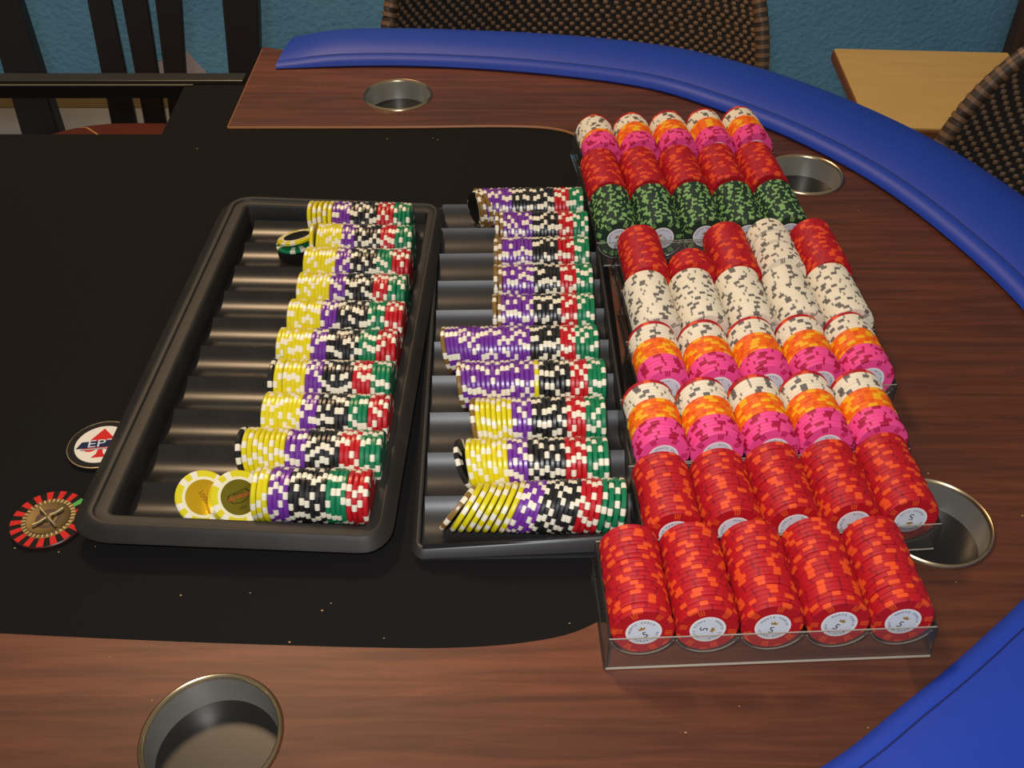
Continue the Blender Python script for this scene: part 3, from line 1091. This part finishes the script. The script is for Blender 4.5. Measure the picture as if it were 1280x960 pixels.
# ------------------------------------------------------------------ the two tokens on the felt
tk = empty('round_token', (-0.3165, 0.557, FELT_Z), R(8))
tag(tk, 'round white token with a red spade and letters, half under the tray rim', 'token')
obj('disc', lathe('disc', [(0, 0), (0.0256, 0), (0.026, 0.0006), (0.026, 0.0026), (0.0255, 0.003), (0, 0.003)], 56), mat('token_black', lin(30, 27, 25), 0.75, spec=0.2), tk)
bm = bmesh.new()
lathe_bm(bm, [(0.0258, 0.0028), (0.0258, 0.0033), (0.0250, 0.0034), (0.0248, 0.0030)], 56)
obj('gold_ring', mesh_of(bm, 'gold_ring', 40), brass_lip, tk)
wd = obj('white_disc', lathe('white_disc', [(0, 0.003), (0.0200, 0.003), (0.0200, 0.0033), (0, 0.0033)], 48), mat('token_white', lin(226, 220, 206), 0.4), tk)
sp = [(0, 15)]
for a in range(0, 181, 20):
    sp.append((7.0 + 5.2 * math.cos(R(70 - a * 1.15)), -1.5 + 5.2 * math.sin(R(70 - a * 1.15))))
sp += [(1.4, -4.2), (2.2, -9), (5.0, -12.5)]
sp = sp + [(-x, y) for x, y in reversed(sp[1:])]
obj('spade', prism('spade', [[(x * 0.00115, y * 0.00115) for x, y in sp]], 0.0033, 0.00345), mat('ink_scarlet', lin(206, 34, 28), 0.7, spec=0.25), wd)
ban = [(-0.0185, -0.0035), (0.0150, -0.0035), (0.0190, 0.0035), (-0.0150, 0.0035)]
obj('banner', prism('banner', [ban], 0.00345, 0.0036), mat('ink_navy', lin(26, 40, 70), 0.75, spec=0.2), wd)
te = text_mesh('EPT', 0.0112)
te.transform(Matrix.Translation((0.0005, 0.0004, 0.00364)) @ Matrix.Scale(1.25, 4, (1, 0, 0)))
obj('lettering', te, mat('ink_silver', lin(196, 206, 214), 0.4), wd)
obj('underline', prism('underline', [[(-0.0150, -0.0058), (0.0150, -0.0058), (0.0155, -0.0044), (-0.0150, -0.0044)]], 0.00345, 0.0036), mat('ink_grey', lin(150, 150, 150), 0.45), wd)

tk = empty('roulette_token', (-0.3315, 0.4815, FELT_Z), R(0))
tag(tk, 'round token like a roulette wheel, red and black ring around brass', 'token')
obj('disc', lathe('disc', [(0, 0), (0.0262, 0), (0.0268, 0.0008), (0.0268, 0.0026), (0.0262, 0.0032), (0, 0.0032)], 60), mat('token_rim', lin(60, 24, 20), 0.4), tk)
rd, bk, gr = mat('ink_scarlet'), mat('ink_black'), mat('ink_green', lin(30, 160, 50), 0.45)
NSEC = 34


def sector(r0, r1, a0, a1, z0, z1, n=4):
    return [(r0 * math.cos(a0 + (a1 - a0) * k / n), r0 * math.sin(a0 + (a1 - a0) * k / n)) for k in range(n + 1)] + [(r1 * math.cos(a1 - (a1 - a0) * k / n), r1 * math.sin(a1 - (a1 - a0) * k / n)) for k in range(n + 1)]


sec_me = prism('pocket', [sector(0.0186, 0.0262, -math.pi / NSEC, math.pi / NSEC, 0, 0)], 0.0032, 0.0034)
sec_me.materials.append(rd)
sec_b = sec_me.copy(); sec_b.materials[0] = bk
sec_g = sec_me.copy(); sec_g.materials[0] = gr
slat_me = box_mesh('wheel_slat', (0.0154, -0.00045, 0.0032), (0.0184, 0.00045, 0.0039))
for k in range(NSEC):
    obj('pocket', sec_g if k == 4 else (sec_me if k % 2 == 0 else sec_b), None, tk, None, (0, 0, 2 * math.pi * k / NSEC))
    obj('wheel_slat', slat_me, mat('brass', lin(178, 162, 120), 0.45, metal=0.6), tk, None, (0, 0, 2 * math.pi * k / NSEC))
hub = obj('hub', lathe('hub', [(0.0186, 0.0032), (0.0186, 0.0034), (0.0154, 0.0035), (0.0150, 0.0042), (0.0140, 0.0040), (0.008, 0.0030), (0.004, 0.0034), (0.003, 0.0052), (0.0012, 0.0060), (0, 0.0061)], 48), mat('dull_brass', lin(104, 88, 54), 0.5, metal=0.8), tk)
for k in range(4):
    bm = bmesh.new()
    a = R(45 + 90 * k)
    tube(bm, [(0.001 * math.cos(a), 0.001 * math.sin(a), 0.0054), (0.007 * math.cos(a), 0.007 * math.sin(a), 0.0048), (0.0118 * math.cos(a), 0.0118 * math.sin(a), 0.0056)], [0.0010, 0.0008, 0.0010], 8)
    obj('spinner_arm', mesh_of(bm, 'spinner_arm', 50), MATS['brass'], hub)

# ------------------------------------------------------------------ chairs, stool
WK_D, WK_B = mat('dark_wicker', lin(66, 49, 36), 0.5), mat('brown_wicker', lin(122, 92, 64), 0.45)


def wicker_chair(name, loc, rz, label, W=0.60, top=0.10):
    """Tub chair: woven curved back with an arched top, woven seat, four legs."""
    c = empty(name, (loc[0], loc[1], -0.75), rz)
    tag(c, label, 'chair', 'woven chairs around the table')
    zb, zt = 0.40, 0.75 + top          # bottom and top of the woven back above the floor

    def surf(s, z, out=0.0):
        """s in -1..1 across, z height above floor -> point; the sides come forward."""
        k = (z - zb) / (zt - zb)
        w = W / 2 * (1.0 - 0.04 * k)
        a = s * R(58)
        y = 0.17 * (math.cos(a) - 1) * 1.6 + 0.10 * k
        n_ = Vector((math.sin(a) * 0.7, math.cos(a), 0)).normalized()
        return Vector((w * math.sin(a) / math.sin(R(58)), y, z)) + n_ * out

    def smax(z):
        k = (z - (zt - 0.30)) / 0.30
        return 1.0 if k <= 0 else math.sqrt(max(0.0, 1 - (k * 0.985) ** 2.6))
    # weave: rows of strands passing in front of and behind the stakes
    bm = bmesh.new()
    pitch_x, pitch_z = 0.0085, 0.0070
    nz = int((zt - zb) / pitch_z)
    amp = 0.0026
    for r in range(nz):
        z = zb + (r + 0.5) * pitch_z
        sm = smax(z) * 0.985
        n_ = max(4, int(sm * W * 1.12 / pitch_x))
        hh = pitch_z * 0.44
        prev = None
        for k in range(4 * n_ + 1):
            s = -sm + 2 * sm * k / (4 * n_)
            o_ = -amp if ((k + 4 * (r % 2)) % 8) < 4 else amp
            a = bm.verts.new(surf(s, z - hh, o_ - 0.0006))
            m_ = bm.verts.new(surf(s, z, o_ - 0.0024))
            b_ = bm.verts.new(surf(s, z + hh, o_ - 0.0006))
            if prev:
                for q in range(2):
                    f = bm.faces.new((prev[q], (a, m_, b_)[q], (a, m_, b_)[q + 1], prev[q + 1]))
                    f.smooth = True
                    f.material_index = 1 if ((k - 1 + 4 * (r % 2)) % 8) < 4 else 0
            prev = (a, m_, b_)
    me = mesh_of(bm, 'back_weave')
    me.materials.append(WK_D)
    me.materials.append(WK_B)
    w = obj('back_weave', me, None, c)
    w['kind'] = 'stuff'
    # stakes behind the strands
    bm = bmesh.new()
    ns = int(W * 1.12 / (pitch_x * 2))
    for k in range(ns + 1):
        s = -0.97 + 1.94 * k / ns
        zz = zt - 0.012
        while zz > zb and smax(zz) < abs(s):
            zz -= 0.01
        if zz - zb > 0.05:
            tube(bm, [surf(s, zb, 0.001), surf(s, (zb + zz) / 2, 0.001), surf(s, zz, 0.001)], 0.002, 4)
    st = obj('stakes', mesh_of(bm, 'stakes', 60), WK_D, c)
    st['kind'] = 'stuff'
    # added dark sheet behind the strands: the weave's gap shade as colour
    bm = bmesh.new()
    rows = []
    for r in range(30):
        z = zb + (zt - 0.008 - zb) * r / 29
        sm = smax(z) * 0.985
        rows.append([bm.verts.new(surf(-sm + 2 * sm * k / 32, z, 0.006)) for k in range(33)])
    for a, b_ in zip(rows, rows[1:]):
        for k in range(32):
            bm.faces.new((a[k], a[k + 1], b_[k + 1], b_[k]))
    me = mesh_of(bm, 'gap_shade_sheet', 60)
    o = obj('gap_shade_sheet', me, mat('wicker_shadow', lin(26, 20, 16), 0.8), c)
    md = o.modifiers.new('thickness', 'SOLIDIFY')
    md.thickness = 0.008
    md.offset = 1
    # wrapped border around the arch
    pts = []
    zs = [zb + (zt - zb) * k / 40 for k in range(41)]
    for z in zs:
        pts.append(surf(-smax(z), z, 0.0))
    right = [surf(smax(z), z, 0.0) for z in zs]
    pts = pts + right[::-1][1:]
    bm = bmesh.new()
    tube(bm, pts, 0.011, 10)
    obj('border', mesh_of(bm, 'border', 60), WK_D, c)
    # bright wrapping strands on the border
    bm = bmesh.new()
    L_ = []
    for a, b_ in zip(pts, pts[1:]):
        nseg = max(1, int((b_ - a).length / 0.011))
        L_ += [a.lerp(b_, q / nseg) for q in range(nseg)]
    for a, b_ in zip(L_[::1], L_[1::1]):
        mdp = a.lerp(b_, 0.5)
        t = (b_ - a).normalized()
        tube(bm, [mdp - t * 0.0030, mdp + t * 0.0030], 0.0118, 8)
    wr = obj('border_wrap', mesh_of(bm, 'border_wrap', 60), WK_B, c)
    wr['kind'] = 'stuff'
    # seat, cushion, legs
    bm = bmesh.new()
    add_box(bm, (-W / 2 + 0.03, -0.46, 0.36), (W / 2 - 0.03, 0.0, 0.42), bevel=0.015)
    obj('seat', mesh_of(bm, 'seat', 40), WK_D, c)
    for lx, ly in ((-W / 2 + 0.06, -0.42), (W / 2 - 0.06, -0.42), (-W / 2 + 0.07, -0.04), (W / 2 - 0.07, -0.04)):
        bm = bmesh.new()
        tube(bm, [(lx, ly, 0.0), (lx, ly, 0.37)], [0.014, 0.02], 12)
        obj('leg', mesh_of(bm, 'leg', 40), WK_D, c)
    return c


wicker_chair('woven_chair', (0.098, 1.60), R(-2), 'dark brown woven chair behind the far blue rail', W=0.60, top=0.13)
wicker_chair('woven_chair', (0.80, 1.03), R(-53), 'dark brown woven chair at the curve of the rail before the yellow stool', W=0.60, top=0.12)

# black slatted chair at the dealer's place
bw = mat('black_chair_wood', lin(32, 27, 24), 0.4)
ch = empty('slatted_chair', (-0.64, 1.475, -0.75), 0)
tag(ch, 'black wooden chair with upright slats at the opening of the table', 'chair')


def on_back(u, v, y0=1.665, lean=0.10):
    """Point on the leaning plane of the chair's back met from the measured direction."""
    x, y = (u - 640) / FPX, -(v - 480) / FPX
    d = Vector((x, cP + y * sP, -sP + y * cP))
    # y = y0 + lean * (z + 0.3)
    t = (y0 + lean * (CAM_H + 0.3)) / (d.y - lean * d.z)
    return Vector((0, 0, CAM_H)) + d * t


def upright(name, top_u, bot_u, vt, vb, thick=0.022):
    a0, a1, b0, b1 = on_back(top_u[0], vt), on_back(top_u[1], vt), on_back(bot_u[0], vb), on_back(bot_u[1], vb)
    # continue below and above along the same line, to the seat rail and the crest rail
    def ext(t, b_, z):
        k = (z - b_.z) / (t.z - b_.z)
        return b_ + (t - b_) * k
    zl, zh = (-0.75 if name == 'post' else -0.33), 0.22
    P_ = [ext(a0, b0, zl), ext(a1, b1, zl), ext(a1, b1, zh), ext(a0, b0, zh)]
    bm = bmesh.new()
    f0 = [bm.verts.new(p_ - ch.location) for p_ in P_]
    f1 = [bm.verts.new(p_ - ch.location + Vector((0, thick, 0))) for p_ in P_]
    bm.faces.new(f0)
    bm.faces.new(f1[::-1])
    for k in range(4):
        j = (k + 1) % 4
        bm.faces.new((f0[k], f1[k], f1[j], f0[j]))
    bmesh.ops.recalc_face_normals(bm, faces=bm.faces)
    bmesh.ops.bevel(bm, geom=list(bm.edges), offset=0.003, segments=2, affect='EDGES', profile=0.5)
    return obj(name, mesh_of(bm, name), bw, ch)


upright('post', (-22, 21), (6, 52), 0, 97, 0.03)
upright('slat', (108, 138), (127, 158), 0, 97, 0.014)
upright('slat', (151, 183), (169, 198), 0, 97, 0.014)
upright('slat', (193, 226), (205, 232), 0, 97, 0.014)
upright('post', (277, 322), (286, 325), 0, 97, 0.03)
la, lb = on_back(-10, 0), on_back(322, 0)
zc = 0.24
bm = bmesh.new()
add_box(bm, (la.x - 0.02 - ch.location.x, 1.712 - ch.location.y, 0.95), (lb.x + 0.03 - ch.location.x, 1.742 - ch.location.y, 1.02), bevel=0.006)
obj('crest_rail', mesh_of(bm, 'crest_rail'), bw, ch)
bm = bmesh.new()
add_box(bm, (-0.22, -0.20, 0.385), (0.22, 0.16, 0.425), bevel=0.008)
obj('seat_frame', mesh_of(bm, 'seat_frame'), bw, ch)
# upholstered seat: rounded, red-brown with tan scrolls
seat_m = mat('scrolled_upholstery', rough=0.85, spec=0.2)
nt, b, mp, n, cr = ramp_noise(seat_m, [(0.0, lin(92, 40, 27)), (0.485, lin(92, 40, 27)), (0.493, lin(206, 156, 88)), (0.507, lin(206, 156, 88)), (0.515, lin(92, 40, 27))], 6.0, (1, 1, 1), 0)
n.inputs['Distortion'].default_value = 1.2
bm = bmesh.new()
prof_s = [(0, 0.425), (0.94, 0.425), (1.0, 0.445), (1.0, 0.465), (0.95, 0.482), (0.8, 0.492), (0.4, 0.500), (0, 0.501)]
rings = []
for f_, z in prof_s:
    ring = []
    for k in range(48):
        a = 2 * math.pi * k / 48
        ca, sa = math.cos(a), math.sin(a)
        q = 0.8
        ring.append(bm.verts.new((-0.0 + f_ * 0.19 * math.copysign(abs(ca) ** q, ca), -0.02 + f_ * 0.165 * math.copysign(abs(sa) ** q, sa), z)) if f_ else None)
    rings.append(ring if f_ else [bm.verts.new((0, -0.02, z))])
for a, b_ in zip(rings, rings[1:]):
    for k in range(48):
        j = (k + 1) % 48
        if len(a) == 1:
            bm.faces.new((a[0], b_[k], b_[j]))
        elif len(b_) == 1:
            bm.faces.new((a[k], b_[0], a[j]))
        else:
            bm.faces.new((a[k], b_[k], b_[j], a[j]))
bmesh.ops.recalc_face_normals(bm, faces=bm.faces)
obj('seat_cushion', mesh_of(bm, 'seat_cushion', 50), seat_m, ch)
for lx in (-0.19, 0.19):
    bm = bmesh.new()
    add_box(bm, (lx - 0.018, -0.21, 0.0), (lx + 0.018, -0.175, 0.39), bevel=0.003)
    obj('leg', mesh_of(bm, 'leg'), bw, ch)

# yellow square stool beyond the curve of the rail
stl_c = Vector((0.815, 1.815, -0.75))
st = empty('square_stool', tuple(stl_c), R(-3.3))
tag(st, 'yellow square wooden stool by the teal wall', 'stool')
top_m = mat('honey_maple', rough=0.45)
ramp_noise(top_m, [(0.2, lin(222, 178, 100)), (0.8, lin(236, 194, 116))], 6, (1, 9, 1), 5)
edge_m = mat('stool_edge_brown', lin(120, 70, 36), 0.5)
hw, hd = 0.172, 0.168
bm = bmesh.new()
add_box(bm, (-hw, -hd, 0.447), (hw, hd, 0.452), bevel=0.001)
obj('top_panel', mesh_of(bm, 'top_panel'), top_m, st)
bm = bmesh.new()
add_box(bm, (-hw - 0.003, -hd - 0.003, 0.428), (hw + 0.003, hd + 0.003, 0.4468), bevel=0.002)
obj('top_edge', mesh_of(bm, 'top_edge'), edge_m, st)
for sx in (-1, 1):
    for sy in (-1, 1):
        bm = bmesh.new()
        add_box(bm, (sx * 0.105 - 0.018, sy * 0.10 - 0.018, 0.0), (sx * 0.105 + 0.018, sy * 0.10 + 0.018, 0.43), bevel=0.002)
        obj('leg', mesh_of(bm, 'leg'), edge_m, st)
for sy in (-1, 1):
    obj('stretcher', box_mesh('stretcher', (-0.087, sy * 0.10 - 0.01, 0.12), (0.087, sy * 0.10 + 0.01, 0.15), 0.002), edge_m, st)

# ------------------------------------------------------------------ crumbs and lint
bm = bmesh.new()
spots = [(402, 760), (480, 798), (362, 803), (413, 751), (137, 822), (190, 807), (190, 876), (1278, 645), (1195, 728), (1160, 592), (1073, 264), (1098, 232), (857, 916), (1085, 910), (924, 883), (712, 776), (246, 183), (400, 108),
         (72, 687), (118, 680), (17, 682), (541, 170), (547, 172), (484, 171), (312, 738), (225, 741)]
for (u, v) in spots:
    p = bp(u, v, 0.0)
    on_felt = (p.y < 1.075 and p.x < 0.05 and p.y > 0.385)
    p.z = FELT_Z if on_felt else 0.0
    g = bmesh.ops.create_icosphere(bm, subdivisions=1, radius=random.uniform(0.00035, 0.0007), matrix=Matrix.Translation(p + Vector((0, 0, 0.0003))) @ Matrix.Diagonal((1.4, 0.9, 0.6, 1)))
tag(obj('crumbs', mesh_of(bm, 'crumbs'), mat('crumb', lin(176, 142, 96), 0.8)), 'tan crumbs and lint scattered over felt and wood', 'crumbs', None, 'stuff')
